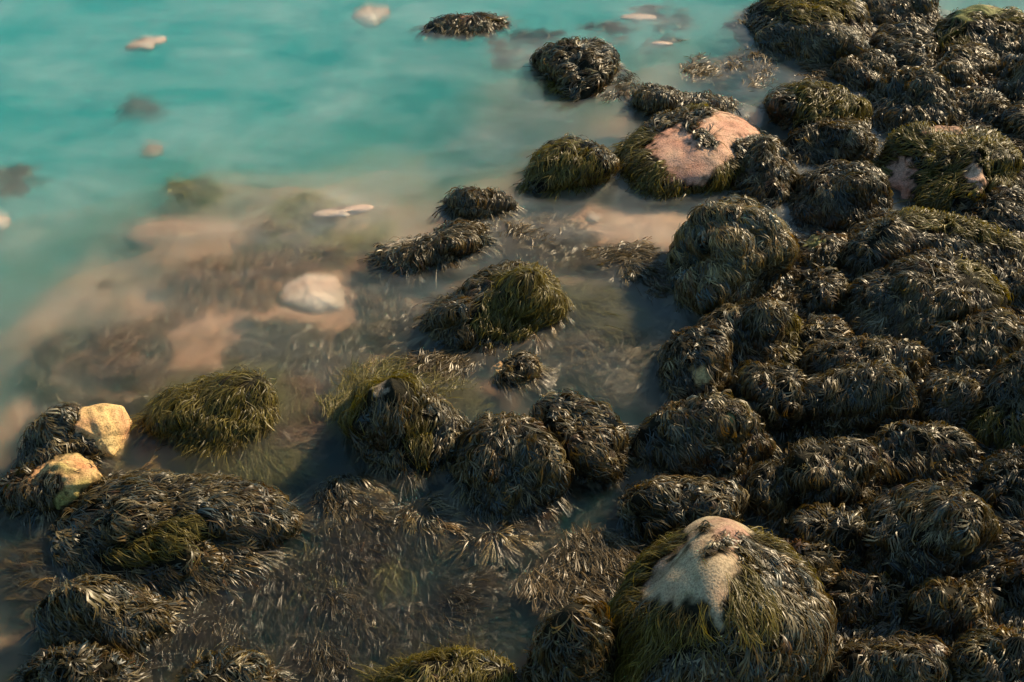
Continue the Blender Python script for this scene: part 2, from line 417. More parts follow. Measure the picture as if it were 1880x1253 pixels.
def sweep(PP, TT, NN, width, kind, lift, twist):
    """PP,TT,NN: (6,F,3) stations; returns vertices and faces of all fronds"""
    V, F = TPL[kind]; n = PP.shape[1]
    st = V[:, 0].astype(int)
    B = np.cross(NN, TT)
    ca = np.cos(twist)[None, :, None]; sa = np.sin(twist)[None, :, None]
    B2 = B*ca+NN*sa
    off = V[:, 1][:, None, None]; hw = V[:, 2][:, None, None]
    P = PP[st]+B2[st]*(off+hw)*width[None, :, None]*0.5 + NN[st]*lift[st][:, :, None]
    # ripple each blade slightly
    P = P+NN[st]*(np.sin(V[:, 1]*1.7+V[:, 0]*2.1)[:, None, None]*0.12*width[None, :, None])
    P = P.transpose(1, 0, 2).reshape(-1, 3)
    Fc = (F[None]+(np.arange(n)*len(V))[:, None, None]).reshape(-1, F.shape[1])
    return P, Fc, len(V)

BROWNS = np.array([(0.044, 0.030, 0.011), (0.085, 0.058, 0.018), (0.024, 0.024, 0.015), (0.110, 0.080, 0.028), (0.17, 0.10, 0.026), (0.22, 0.17, 0.08), (0.080, 0.036, 0.010), (0.035, 0.038, 0.020), (0.028, 0.050, 0.056), (0.06, 0.078, 0.080), (0.30, 0.25, 0.15)])  # teal entries put the blue sky sheen of wet fronds into their colour
BW = np.array([.17, .17, .12, .14, .06, .08, .06, .05, .09, .03, .035])
GREENS = np.array([(0.125, 0.098, 0.018), (0.19, 0.15, 0.030), (0.080, 0.064, 0.014), (0.26, 0.21, 0.07), (0.050, 0.036, 0.010)])
GW = np.array([.3, .2, .25, .1, .15])

def tints(r, tuft, n_t, pal, w, bright=1.0):
    ct = pal[r.choice(len(pal), n_t, p=w/w.sum())][tuft]
    cf = pal[r.choice(len(pal), len(tuft), p=w/w.sum())]
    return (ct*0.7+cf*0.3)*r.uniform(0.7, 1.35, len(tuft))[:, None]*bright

def grow(rock, r, n_tufts, per, L, width, kind, region, pal, w, comb=None, lift=0.05, fan=0.48, bright=1.0):
    """fronds rooted over a rock in tufts; region(P, N)->mask"""
    d = r.normal(size=(n_tufts*3, 3)); d[:, 2] = np.abs(d[:, 2])*1.0-0.15*np.abs(d[:, 2] < 0.3)
    d /= np.linalg.norm(d, axis=1)[:, None]
    P = rock.surf(rock.C+d)
    # area weighting
    wgt = rock.rad(d)**2; keep = r.random(len(P)) < wgt/np.quantile(wgt, .9)
    P = P[keep][:n_tufts]
    N = rock.normal(P)
    tocam = CAM-P; tocam /= np.linalg.norm(tocam, axis=1)[:, None]
    face = (N*tocam).sum(-1)
    ok = (P[:, 2] > rock.C[2]-0.12) & ((face > -0.15) | (r.random(len(P)) < 0.3)) & region(P, face)
    P = P[ok]
    n = len(P)
    if n == 0: return None
    tuft = np.repeat(np.arange(n), per); m = len(tuft)
    head = np.clip(r.normal(0, fan, m), -1.3, 1.3)
    hk = r.normal(0, 0.08, m)
    X = P[tuft]+r.normal(0, L*0.12, (m, 3)); X = rock.surf(X)
    Lf = L*r.uniform(0.55, 1.25, m)*np.exp(r.normal(0, .28, n))[tuft]
    step = Lf/5
    w1 = waves(rock.seed+9, 6, 1.5, 4); w2 = waves(rock.seed+10, 6, 1.5, 4); w3 = waves(rock.seed+11, 6, 6, 11)
    if comb is None: comb = np.array([0.25, -0.5, 0])
    PP = []; NN = []; TT = []
    prev = None
    zb = max(rock.C[2], 0.0) if rock.C[2] > 0.05 else 0.0
    for k in range(6):
        Nn = rock.normal(X)
        wet = (X[:, 2] < 0.0) & (rock.C[2] < 0.1)
        Nn[wet] = Nn[wet]*0.25+np.array([0, 0, .9]); Nn /= np.linalg.norm(Nn, axis=1)[:, None]
        G = np.tile(np.array([0, 0, -1.35]), (m, 1))
        out = X-rock.C; out[:, 2] = 0; out /= np.maximum(np.linalg.norm(out, axis=1), 1e-3)[:, None]
        fl = np.stack([wnoise(X, w1), wnoise(X, w2), 0*X[:, 0]], -1)
        D = G+0.75*fl+comb+out*0.25+0.18*np.stack([wnoise(X, w3)]*3, -1)*np.array([1, -1, 0])
        D[wet] = out[wet]*0.8+fl[wet]*0.9+comb*0.6
        D -= Nn*(D*Nn).sum(-1, keepdims=True); D /= np.maximum(np.linalg.norm(D, axis=1), 1e-4)[:, None]
        B = np.cross(Nn, D); th = head+hk*k
        D = D*np.cos(th)[:, None]+B*np.sin(th)[:, None]
        if prev is not None:
            D = 0.5*D+0.5*prev; D -= Nn*(D*Nn).sum(-1, keepdims=True); D /= np.maximum(np.linalg.norm(D, axis=1), 1e-4)[:, None]
        prev = D
        PP.append(X.copy()); NN.append(Nn); TT.append(D)
        Y = X+D*step[:, None]
        S = rock.surf(Y)
        S[wet] = Y[wet]; S[wet, 2] = Y[wet, 2]*0.8-0.012
        X = S
    PP = np.array(PP); NN = np.array(NN); TT = np.array(TT)
    ones = np.ones(m); keep = (region(PP[2], ones) & region(PP[3], ones) & region(PP[4], ones) & region(PP[5], ones)) | (r.random(m) < 0.03)
    PP, NN, TT = PP[:, keep], NN[:, keep], TT[:, keep]; tuft = tuft[keep]; m = len(tuft)
    if m == 0: return None
    hprof = np.array([0.0, 0.55, 0.95, 1.0, 0.7, 0.25])
    lf = hprof[:, None]*(lift*(r.uniform(0.1, 1.0, m)*r.uniform(0.5, 1.3, n)[tuft]))[None]
    lf += r.uniform(0.004, 0.02, m)[None]
    wd = width*r.uniform(0.7, 1.3, m)*np.exp(r.normal(0, .25, n))[tuft]
    V, F, nv = sweep(PP, TT, NN, wd, kind, lf, r.normal(0, 0.33, m))
    ct = np.repeat(tints(r, tuft, n, pal, w, bright), nv, axis=0)
    st = TPL[kind][0][:, 0]/5
    ct = ct*np.tile(0.8+0.5*st, m)[:, None]
    return V, F, ct

def put(parts, name, mat, parent):
    parts = [p for p in parts if p is not None]
    if not parts: return None
    V = np.concatenate([p[0] for p in parts]); C = np.concatenate([p[2] for p in parts])
    off = 0; Fs = []
    for p in parts: Fs.append(p[1]+off); off += len(p[0])
    loc = np.array(parent.location) if parent is not None else 0
    return new_mesh(name, V-loc, np.concatenate(Fs), mat, parent, {'tint': C})

NT = [0]
DENS = 2.0
def boulder(poly, label, bare=(), keepw=(), green=(), stone='sand', z=None, f=0.42, rough=1.0, weed=1.0, gall=0.0, L=0.155, comb=None, bright=1.0, group='weed covered shore boulders', name='weedy_boulder', sub=None, cat='boulder', lift=0.048, sink=0.0):
    seed = 100+len(NT)*31; NT.append(0)
    rk = Rock(poly, seed, z=z, f=f, rough=rough, sink=sink)
    r = np.random.default_rng(seed+5)
    root = empty(name, tuple(rk.C)); tag(root, label, cat, group)
    D, F = ICO[sub or (6 if bare else 4)]
    V = rk.C+D*rk.rad(D)[:, None]
    q = ragged(V, proj(V)); Nv = rk.normal(V); tc = CAM-V; tc /= np.linalg.norm(tc, axis=1)[:, None]
    fc = (Nv*tc).sum(-1)
    b = np.zeros(len(V))
    if len(bare):
        for jx, jy in ((0, 0), (5, 2), (-4, 4), (-3, -5), (3, -4), (0, 7), (0, -8)):
            qq = q+[jx, jy]; b += (inany(qq, bare) & ~inany(qq, keepw) & (fc > 0))/7.0
    if weed == 0: b[:] = 1
    b = b.astype(float)
    if stone.startswith('sunk'):
        b = np.clip(((V[:, 2]-rk.C[2])/rk.ax[2]/max(rk.rough, .01)**0-0.12+0.2*wnoise(D, rk.w1))*2.2, 0, 1)  # blur of milky water painted in: stone colour fades to bed brown lower down
    so = new_mesh('stone', V-rk.C, F, STONE[stone], root, {'bare': b})
    if weed == 0: return rk
    area = 2*math.pi*((rk.ax[0]*rk.ax[1])**1.6/2+(rk.ax[0]*rk.ax[2])**1.6/2)**(1/1.6)*1.0
    wd = max(0.0085, rk.px*1880/1024*0.95)
    Lr = L*0.9*max(1, rk.dist/11)
    per = 13
    nt_ = int(DENS*weed*area*4.2/(per*Lr*wd*3.2))
    def reg(P, face):
        q = ragged(P, proj(P)); m = ~(inany(q, bare) & ~inany(q, keepw) & (face > 0)) if len(bare) else np.ones(len(P), bool)
        return m
    ga = wnoise
    gw = waves(seed+20, 6, 2, 6)
    def isg(P):
        q = proj(P); m = inany(q, green) if len(green) else np.zeros(len(P), bool)
        if gall > 0: m |= (wnoise(P*1.3, gw)*0.5+0.5) < gall
        return m
    fr = grow(rk, r, nt_, per, Lr, wd, 'fork', lambda P, fcx: reg(P, fcx) & (~isg(P) | (r.random(len(P)) < (0.12 if len(green) else 0.35))), BROWNS, BW, comb, lift=lift, bright=bright)
    kp = None
    if len(keepw):
        kp = grow(rk, r, nt_*5, 10, Lr*.5, wd*.9, 'fork', lambda P, fcx: inany(proj(P), keepw) & (fcx > 0), BROWNS, BW, comb, lift=lift*.7, bright=bright)
    un = grow(rk, r, int(nt_*(1.6 if len(bare) else 1.2)), 5, Lr*(.5 if len(bare) else .75), wd, 'fork', lambda P, fcx: reg(P, fcx) & (~isg(P) | (r.random(len(P)) < (.3 if len(green) else .8))), BROWNS*.9, BW, comb, lift=.012, fan=.8, bright=bright)
    st = grow(rk, r, int(nt_*.9), 12, Lr*1.25, wd*.62, 'hair', lambda P, fcx: reg(P, fcx) & ~isg(P), BROWNS, BW, comb, lift=lift*1.1, fan=.3, bright=bright)
    put([fr, kp, un, st], 'rockweed', M_FROND, root)
    if len(green) or gall > 0:
        wg = max(0.0042, rk.px*1880/1024*0.7)
        ng = int(DENS*weed*area*4.5/(16*Lr*1.35*wg*1.6))
        gr = grow(rk, r, ng, 16, Lr*1.35, wg, 'hair', lambda P, fcx: reg(P, fcx) & isg(P), GREENS, GW, comb, lift=lift*1.2, fan=0.33, bright=bright)
        put([gr], 'green_weed', M_GREEN, root)
    return rk


# ------------------------------------------------------------------ boulders standing clear in the water
ISO = 'weed covered boulders standing in the water'
boulder([(785,49),(800,38),(825,30),(850,26),(880,27),(910,33),(932,42),(915,55),(880,62),(840,64),(800,58)], 'small flat weedy rock with a pink bare spot, alone far out at the top', bare=[[(838,36),(850,30),(868,31),(862,37),(845,40)]], stone='pink', group=ISO, f=0.45)
boulder([(975,103),(1005,88),(1030,78),(1060,76),(1095,75),(1128,92),(1135,125),(1115,155),(1090,180),(1062,190),(1030,180),(1000,145)], 'dome of dark weed with a black foot, second rock out below the top edge', group=ISO, gall=.22)
boulder([(1162,180),(1170,164),(1190,158),(1230,166),(1290,172),(1345,185),(1362,200),(1320,214),(1240,218),(1190,213),(1170,200)], 'low ridge of dark weed directly behind the pink topped boulder', group=ISO)
PKB = [[(1190,268),(1215,242),(1245,228),(1268,208),(1300,195),(1345,206),(1388,228),(1398,250),(1385,262),(1350,272),(1345,290),(1315,320),(1275,335),(1238,340),(1222,315),(1212,290)]]
PKW = [[(1248,216),(1275,206),(1308,202),(1312,212),(1278,220),(1284,238),(1305,255),(1322,270),(1300,274),(1276,260),(1262,238)], [(1345,258),(1392,252),(1390,272),(1350,276)]]
boulder([(1135,300),(1150,265),(1190,222),(1240,205),(1300,194),(1360,212),(1400,240),(1415,290),(1390,325),(1330,345),(1250,355),(1205,365),(1165,345)], 'large boulder with a broad bare pink top crossed by a strip of weed', bare=PKB, keepw=PKW, stone='pink', group=ISO, gall=.6, rough=.4, f=.46)
boulder([(1340,335),(1365,290),(1390,258),(1410,245),(1440,280),(1462,325),(1452,362),(1425,380),(1385,378),(1355,362)], 'weedy rock with gold glints leaning on the right side of the pink topped boulder')
boulder([(965,350),(972,315),(990,280),(1015,262),(1050,252),(1085,256),(1110,275),(1133,305),(1118,328),(1065,340),(1010,355),(980,362)], 'shaggy green brown dome with a pale sliver of stone on its crown', bare=[[(1035,258),(1050,250),(1070,250),(1080,258),(1060,262)]], stone='green', group=ISO, gall=.6)
boulder([(815,372),(835,354),(870,348),(905,350),(935,362),(955,378),(925,392),(890,402),(850,404),(825,394)], 'small low weedy rock between the flat slab and the shaggy dome', group=ISO, gall=.3)
boulder([(680,480),(700,450),(735,437),(785,432),(825,412),(870,410),(900,428),(893,455),(850,464),(833,486),(790,490),(750,500),(710,494)], 'long low weedy rock with a thin pale bare edge along its left crown', bare=[[(698,452),(720,440),(765,431),(800,424),(800,434),(755,443),(715,455)]], stone='pale', group=ISO, f=.48)
boulder([(775,590),(800,563),(850,535),(885,502),(940,484),(1000,492),(1028,530),(1052,570),(1010,595),(960,630),(890,645),(830,637),(795,620)], 'large boulder half draped in bright olive weed in the middle of the water', green=[[(890,515),(990,488),(1030,525),(1060,575),(1000,605),(950,640),(870,620),(862,570),(905,545)]], group=ISO, f=.46)
boulder([(912,705),(925,668),(955,645),(985,662),(990,690),(955,708),(930,712)], 'small tuft covered rock beside the smooth orange stone', group=ISO, gall=.2)
boulder([(893,698),(898,675),(918,660),(935,668),(930,690),(912,704)], 'small smooth orange stone awash beside a weedy rock', stone='yellow', weed=0, name='bare_stone', group='bare stones awash', cat='stone', z=-0.05)
boulder([(625,785),(635,745),(665,705),(705,690),(760,695),(795,728),(835,755),(862,790),(850,830),(800,862),(740,870),(690,852),(650,818)], 'weedy boulder with olive weed down its left side and one white stone speck', green=[[(615,800),(640,740),(670,700),(710,685),(790,700),(770,725),(700,725),(660,770),(645,810)], [(735,760),(800,765),(790,870),(750,865)]], bare=[[(688,712),(698,707),(708,712),(702,718),(692,718)]], stone='pale', group=ISO)
boulder([(838,870),(845,820),(870,780),(905,764),(945,762),(985,778),(1018,815),(1042,870),(1025,915),(980,945),(940,950),(890,940),(855,915)], 'round dark mop of brown weed in front of the water in the lower middle', group=ISO, L=.16)
boulder([(968,748),(1005,725),(1060,730),(1110,748),(1145,790),(1155,850),(1125,885),(1060,875),(1020,830),(985,785)], 'tan glinting weedy boulder just behind and right of the round dark mop', group=ISO, L=.155)
boulder([(1160,820),(1175,780),(1215,752),(1270,735),(1320,725),(1365,745),(1400,780),(1418,830),(1390,865),(1310,885),(1220,872),(1175,850)], 'broad dark weedy boulder with a pale green bald spot beside the open water', bare=[[(1325,765),(1340,757),(1352,768),(1342,790),(1330,780)]], stone='green', L=.16, bright=1.0)
boulder([(258,785),(285,745),(320,715),(375,705),(430,686),(490,684),(500,725),(505,770),(470,800),(420,825),(350,820),(290,800)], 'olive green shaggy boulder left of centre with trailing green weed', gall=.75, group=ISO, f=.47, L=.155)
boulder([(118,775),(150,745),(190,737),(228,742),(248,778),(235,805),(212,842),(150,850),(120,820)], 'bright yellow bare boulder at the left edge of the water', stone='yellow', weed=0, name='bare_stone', group='bare stones awash', sub=6, rough=.6, cat='stone')
boulder([(25,865),(55,795),(90,755),(140,748),(162,775),(195,800),(200,825),(160,850),(90,880)], 'dark weedy rock pressed against the left side of the yellow boulder', group=ISO, bright=.85)
boulder([(0,895),(45,860),(90,835),(140,827),(175,848),(197,880),(170,915),(110,942),(60,950),(5,935)], 'rock with an arched buff and orange bare crown over black weed, at the left edge', bare=[[(45,885),(60,858),(100,836),(140,824),(178,845),(200,885),(165,885),(130,860),(95,862),(70,885)], [(122,868),(150,878),(168,890),(150,910),(110,940),(92,930),(122,900),(118,880)]], stone='mixed', group=ISO, bright=.8)
boulder([(82,990),(105,940),(160,890),(250,872),(340,880),(450,885),(510,905),(552,945),(540,985),(475,1010),(440,1050),(380,1080),(320,1092),(230,1072),(135,1055),(95,1030)], 'very large flat weed mat with a bright olive streak across its middle', green=[[(165,1030),(240,985),(340,945),(385,950),(385,985),(340,1025),(270,1045),(200,1045)]], group=ISO, f=.5, rough=1.2, L=.16, comb=np.array([.6, -.6, 0]))
boulder([(68,1145),(80,1108),(125,1065),(200,1066),(270,1090),(318,1120),(308,1150),(270,1180),(235,1202),(165,1210),(100,1192)], 'round boulder of coarse tan and black weed below the big flat mat', group=ISO, L=.16, comb=np.array([.6, -.3, 0]))
boulder([(48,1240),(85,1198),(160,1193),(235,1210),(260,1255),(150,1300),(60,1285)], 'dark weedy rock cut by the bottom edge at the far left', group=ISO, bright=.8)
boulder([(335,1255),(375,1212),(430,1198),(480,1215),(515,1250),(500,1300),(400,1325),(345,1300)], 'tan weedy rock half cut by the bottom edge, left of centre', group=ISO)
boulder([(690,1252),(755,1218),(830,1200),(900,1208),(950,1222),(945,1260),(880,1310),(760,1325),(700,1290)], 'weedy rock with a yellow green crest cut by the bottom edge in the middle', gall=.4, group=ISO, rough=.8)
boulder([(572,920),(600,880),(640,865),(690,898),(715,930),(700,965),(640,985),(590,975)], 'low loose heap of weed just right of the big flat mat', z=-.10, group=ISO, gall=.15, f=.5, rough=1.6)
boulder([(722,965),(745,930),(780,912),(822,950),(832,985),(780,1000),(738,992)], 'small peak of weed left of the foot of the round mop', z=-.08, group=ISO, f=.5, rough=1.6)
boulder([(835,985),(860,962),(900,957),(945,968),(972,990),(930,1008),(870,1010)], 'low amber brown weed clump right under the round mop', z=-.05, group=ISO, f=.5, rough=1.6, bright=1.3)
boulder([(975,1190),(1000,1140),(1040,1105),(1100,1110),(1118,1170),(1125,1260),(1090,1320),(1000,1315),(972,1250)], 'loose dark weedy rock along the left side of the big buff topped boulder', group=ISO, rough=1.4, bright=.8)
BGB = [[(1175,1098),(1200,1035),(1245,1020),(1262,995),(1250,965),(1265,948),(1310,938),(1350,945),(1385,968),(1360,985),(1345,1010),(1352,1050),(1335,1095),(1322,1145),(1298,1138),(1295,1092),(1245,1112)]]
boulder([(1110,1155),(1145,1085),(1190,1020),(1240,985),(1262,952),(1310,940),(1355,950),(1400,985),(1460,1030),(1500,1080),(1527,1150),(1520,1230),(1480,1300),(1350,1345),(1200,1335),(1130,1265)], 'largest foreground boulder with a bare buff granite crown above green weed', bare=BGB, keepw=[[(1282,1030),(1296,1000),(1325,985),(1348,985),(1338,1008),(1305,1025)], [(1275,975),(1300,968),(1310,975),(1290,984)]], stone='sand', gall=.5, group=ISO, rough=.45, L=.17)
boulder([(1130,940),(1155,898),(1215,880),(1290,884),(1345,890),(1372,920),(1350,960),(1265,985),(1190,1002),(1145,975)], 'brown gold weedy rock immediately behind the big buff topped boulder', L=.16)

# ------------------------------------------------------------------ the shore pile
PILE = [
 ([(1365,50),(1380,15),(1405,-10),(1450,-35),(1550,-25),(1590,15),(1602,70),(1590,110),(1540,120),(1470,108),(1400,88)], 'huge weedy boulder with an olive top cut by the photo\'s upper edge', dict(green=[[(1390,-30),(1560,-30),(1580,40),(1480,50),(1400,30)]])),
 ((1585,-25,1725,60), 'dark weedy rock at the top edge right of the huge olive topped boulder', {}),
 ((1600,45,1730,135), 'weedy rock below the top edge, between the huge boulder and the green draped one', {}),
 ([(1708,90),(1722,45),(1750,18),(1800,4),(1850,16),(1900,45),(1960,90),(1930,140),(1850,150),(1760,140)], 'boulder with a bare domed top and a hanging green curtain in the top right corner', dict(bare=[[(1738,40),(1758,14),(1800,0),(1850,12),(1862,28),(1800,26),(1765,38)]], stone='green', gall=.75)),
 ((1715,85,1835,165), 'low weedy rock at the foot of the green curtained boulder', {}),
 ((1530,95,1645,165), 'small weedy rock in the gap under the huge olive topped boulder', {}),
 ((1812,100,1950,200), 'dark weedy rock at the right edge below the green curtain', {}),
 ([(1588,190),(1605,150),(1650,127),(1700,128),(1740,155),(1752,200),(1740,235),(1690,252),(1630,250),(1598,225)], 'round weedy dome with swept back fronds, next to the narrow water gap', dict(gall=.2)),
 ((1738,165,1850,250), 'pale grey weedy rock behind the green boulder with two bare scars', {}),
 ([(1405,190),(1420,165),(1470,155),(1540,158),(1585,185),(1603,225),(1580,250),(1500,260),(1440,245)], 'broad flat weedy rock across the water gap from the pink topped boulder', dict(gall=.3)),
 ([(1440,268),(1470,235),(1530,218),(1580,225),(1603,262),(1595,298),(1530,308),(1465,302)], 'brown weedy rock in front of the broad flat one, beside the narrow gap', {}),
 ([(1618,290),(1640,248),(1690,228),(1760,230),(1830,248),(1872,290),(1878,340),(1840,380),(1760,395),(1680,385),(1630,345)], 'green draped boulder with two bare pink scars on its face', dict(bare=[[(1628,300),(1650,284),(1678,300),(1672,335),(1688,382),(1650,384),(1638,345)], [(1768,308),(1794,296),(1812,348),(1784,345)], [(1685,236),(1720,225),(1778,233),(1760,243),(1715,240)]], stone='pink', gall=.85)),
 ((1832,190,1960,292), 'dark weedy rock at the right edge above the two scarred green boulder', {}),
 ([(1447,370),(1470,325),(1520,302),(1590,302),(1622,325),(1632,380),(1620,420),(1530,430),(1465,412)], 'flat dull dark rock with short weed left of the two scarred green boulder', dict(bright=.8, rough=.7, L=.13)),
 ((1775,345,1900,445), 'black weedy rock right below the two scarred green boulder', dict(bright=.8)),
 ([(1225,500),(1240,440),(1285,380),(1340,358),(1390,375),(1440,415),(1462,465),(1420,520),(1365,560),(1290,578),(1248,558)], 'tall tan ridge of sunlit weed at the water edge of the pile', dict(bright=1.8)),  # sunlit lightness of this ridge is put into its weed tint
 ((1465,428,1560,512), 'small weedy rock with a pale green bare tip behind the tan ridge', dict(bare=[[(1474,434),(1495,426),(1516,445),(1490,460)]], stone='green')),
 ([(1540,440),(1590,395),(1680,388),(1790,410),(1890,448),(1920,500),(1830,510),(1680,510),(1590,535),(1552,510)], 'long weedy ridge with a green crest running to the right edge', dict(green=[[(1650,385),(1800,408),(1900,450),(1880,470),(1780,445),(1660,420)]])),
 ((1458,498,1562,580), 'small grey weedy rock between the tan ridge and the big striped boulder', {}),
 ([(1542,570),(1575,520),(1640,490),(1700,462),(1760,466),(1805,500),(1858,550),(1840,590),(1770,625),(1690,655),(1600,655),(1550,615)], 'big grey weedy boulder with an olive strip down its right flank', dict(green=[[(1750,462),(1810,498),(1870,560),(1830,570),(1790,530),(1755,495)]])),
 ([(1285,600),(1325,565),(1390,550),(1440,558),(1468,600),(1468,645),(1420,678),(1350,678),(1300,650)], 'rounded boulder with a combed olive crest and a black right side', dict(gall=.4, L=.16)),
 ((1212,598,1335,745), 'brown weedy rock with an orange bald spot, left of the combed olive crest', dict(bare=[[(1274,700),(1272,668),(1288,658),(1302,675),(1300,705),(1286,715)]], stone='yellow')),
 ((1470,622,1705,725), 'wide low weedy ridge under the big grey boulder', {}),
 ((1740,572,1885,705), 'smooth combed grey weedy boulder right of the wide low ridge', {}),
 ((1830,500,1930,565), 'small weedy rock at the right edge beside the olive strip', {}),
 ((1338,668,1482,795), 'weedy boulder combed to the left below the combed olive crest', {}),
 ([(1452,740),(1480,700),(1550,675),(1620,670),(1668,700),(1680,755),(1650,795),(1560,812),(1480,800)], 'pale lit oval boulder of weed with a black right end amid the pile', dict(bright=1.15)),
 ((1688,685,1802,802), 'upright grey green weedy rock right of the pale lit oval one', {}),
 ([(1785,790),(1800,720),(1840,670),(1900,645),(1980,680),(1990,780),(1940,860),(1850,850)], 'large dark green weedy boulder cut by the right edge', dict(gall=.5, bright=.9)),
 ((1442,808,1622,940), 'rounded boulder with fronds hanging like a wig in the lower pile', dict(L=.16)),
 ([(1585,830),(1630,785),(1700,778),(1770,800),(1830,860),(1800,895),(1700,905),(1610,880)], 'swept weedy boulder right of the wig like one', dict(L=.16)),
 ([(1578,985),(1600,930),(1660,895),(1730,888),(1795,915),(1828,970),(1825,1040),(1780,1085),(1680,1095),(1600,1055)], 'very big round weedy boulder with an amber right rim in the lower right', dict(L=.16)),
 ((1798,825,1960,965), 'dark weedy rock at the right edge above the very big round one', dict(bright=.7)),
 ((1372,850,1465,955), 'small weedy rock beside the little pool behind the buff topped boulder', {}),
 ((1438,932,1590,1065), 'brown weedy rock between the buff topped boulder and the very big round one', {}),
 ([(1508,1090),(1535,1060),(1590,1055),(1650,1075),(1685,1110),(1650,1150),(1570,1165),(1520,1140)], 'flat topped weedy rock with a lit grey face right of the buff topped boulder', dict(bright=1.15)),
 ((1665,1070,1855,1185), 'weedy rock with pale streaming fronds under the very big round boulder', dict(bright=1.15)),
 ((1525,1168,1750,1320), 'weedy rock in front at the bottom edge, right of the buff topped boulder', {}),
 ((1745,1160,1930,1330), 'weedy boulder in the bottom right corner', {}),
 ((1828,1030,1960,1150), 'dark weedy rock at the right edge above the bottom corner boulder', dict(bright=.7)),
 ((1462,585,1562,655), 'low reddish brown weedy rock in the hollow left of the big grey boulder', dict(bright=1.2)),
 ((1690,600,1790,690), 'small weedy knob between the wide low ridge and the smooth combed boulder', {}),
 ((1375,1000,1560,1100), 'weedy rock hidden low behind the right shoulder of the buff topped boulder', {}),
 ((1700,165,1790,235), 'small dark weedy rock touching the round dome with swept back fronds', {}),
]
for poly, lab, kw in PILE:
    kw.setdefault('rough', 1.3)
    boulder(poly, lab, name='shore_boulder', group='weed covered boulders of the shore pile', **kw)

# ------------------------------------------------------------------ bare stones under water
SUBG = 'pale stones under the milky water'
def sunk(poly, label, z, stone='sunk', f=.5, **k):
    boulder(poly, label, z=z, stone=stone, weed=0, name='submerged_stone', group=SUBG, f=f, cat='stone', sub=5, rough=.25, **k)
sunk([(495,560),(520,520),(560,500),(620,505),(645,540),(650,575),(590,590),(530,585)], 'large glowing pale stone just under the surface left of centre', -.19)
sunk([(222,94),(238,78),(275,69),(313,68),(306,82),(275,92),(240,99)], 'thin white stone showing through turquoise water near the top left', -.12)
sunk([(640,30),(670,10),(715,15),(722,30),(690,55),(655,45)], 'blurred pale stone at the top edge in turquoise water', -.2)
sunk([(1125,35),(1160,24),(1200,28),(1215,38),(1170,42)], 'white stone awash near the top edge left of the huge boulder', -.06)
sunk([(1190,80),(1210,74),(1240,79),(1235,86),(1205,86)], 'tiny white stone awash below the other white one at the top', -.03)
sunk([(560,402),(578,388),(635,377),(694,373),(698,382),(660,395),(600,406)], 'flat pale slab breaking the surface beside yellow weed', -.045)
sunk([(215,450),(250,410),(320,400),(430,410),(445,440),(380,465),(280,470)], 'broad pinkish stone blurred under water on the left', -.3, 'sunkpink')
sunk([(1070,400),(1085,390),(1110,398),(1100,412),(1080,412)], 'small pale stone under milky water below the pink topped boulder', -.15)
sunk([(1150,398),(1170,390),(1200,400),(1190,412),(1160,410)], 'second small pale stone under milky water, nearer the tan ridge', -.15)
sunk([(-20,420),(-10,392),(20,398),(25,415),(5,430)], 'pale stone under water cut by the left edge', -.25)
sunk([(250,290),(270,265),(300,265),(305,285),(280,295)], 'faint pinkish stone beside drifting weed in the turquoise water', -.25, 'sunkpink')
sunk([(1540,520),(1555,512),(1578,518),(1565,530),(1545,530)], 'bare pinkish stone in the small pool left of the big grey boulder', -.02, 'pink')

GLOW = [[(480,570),(505,510),(560,485),(640,490),(670,560),(640,605),(540,605)]]
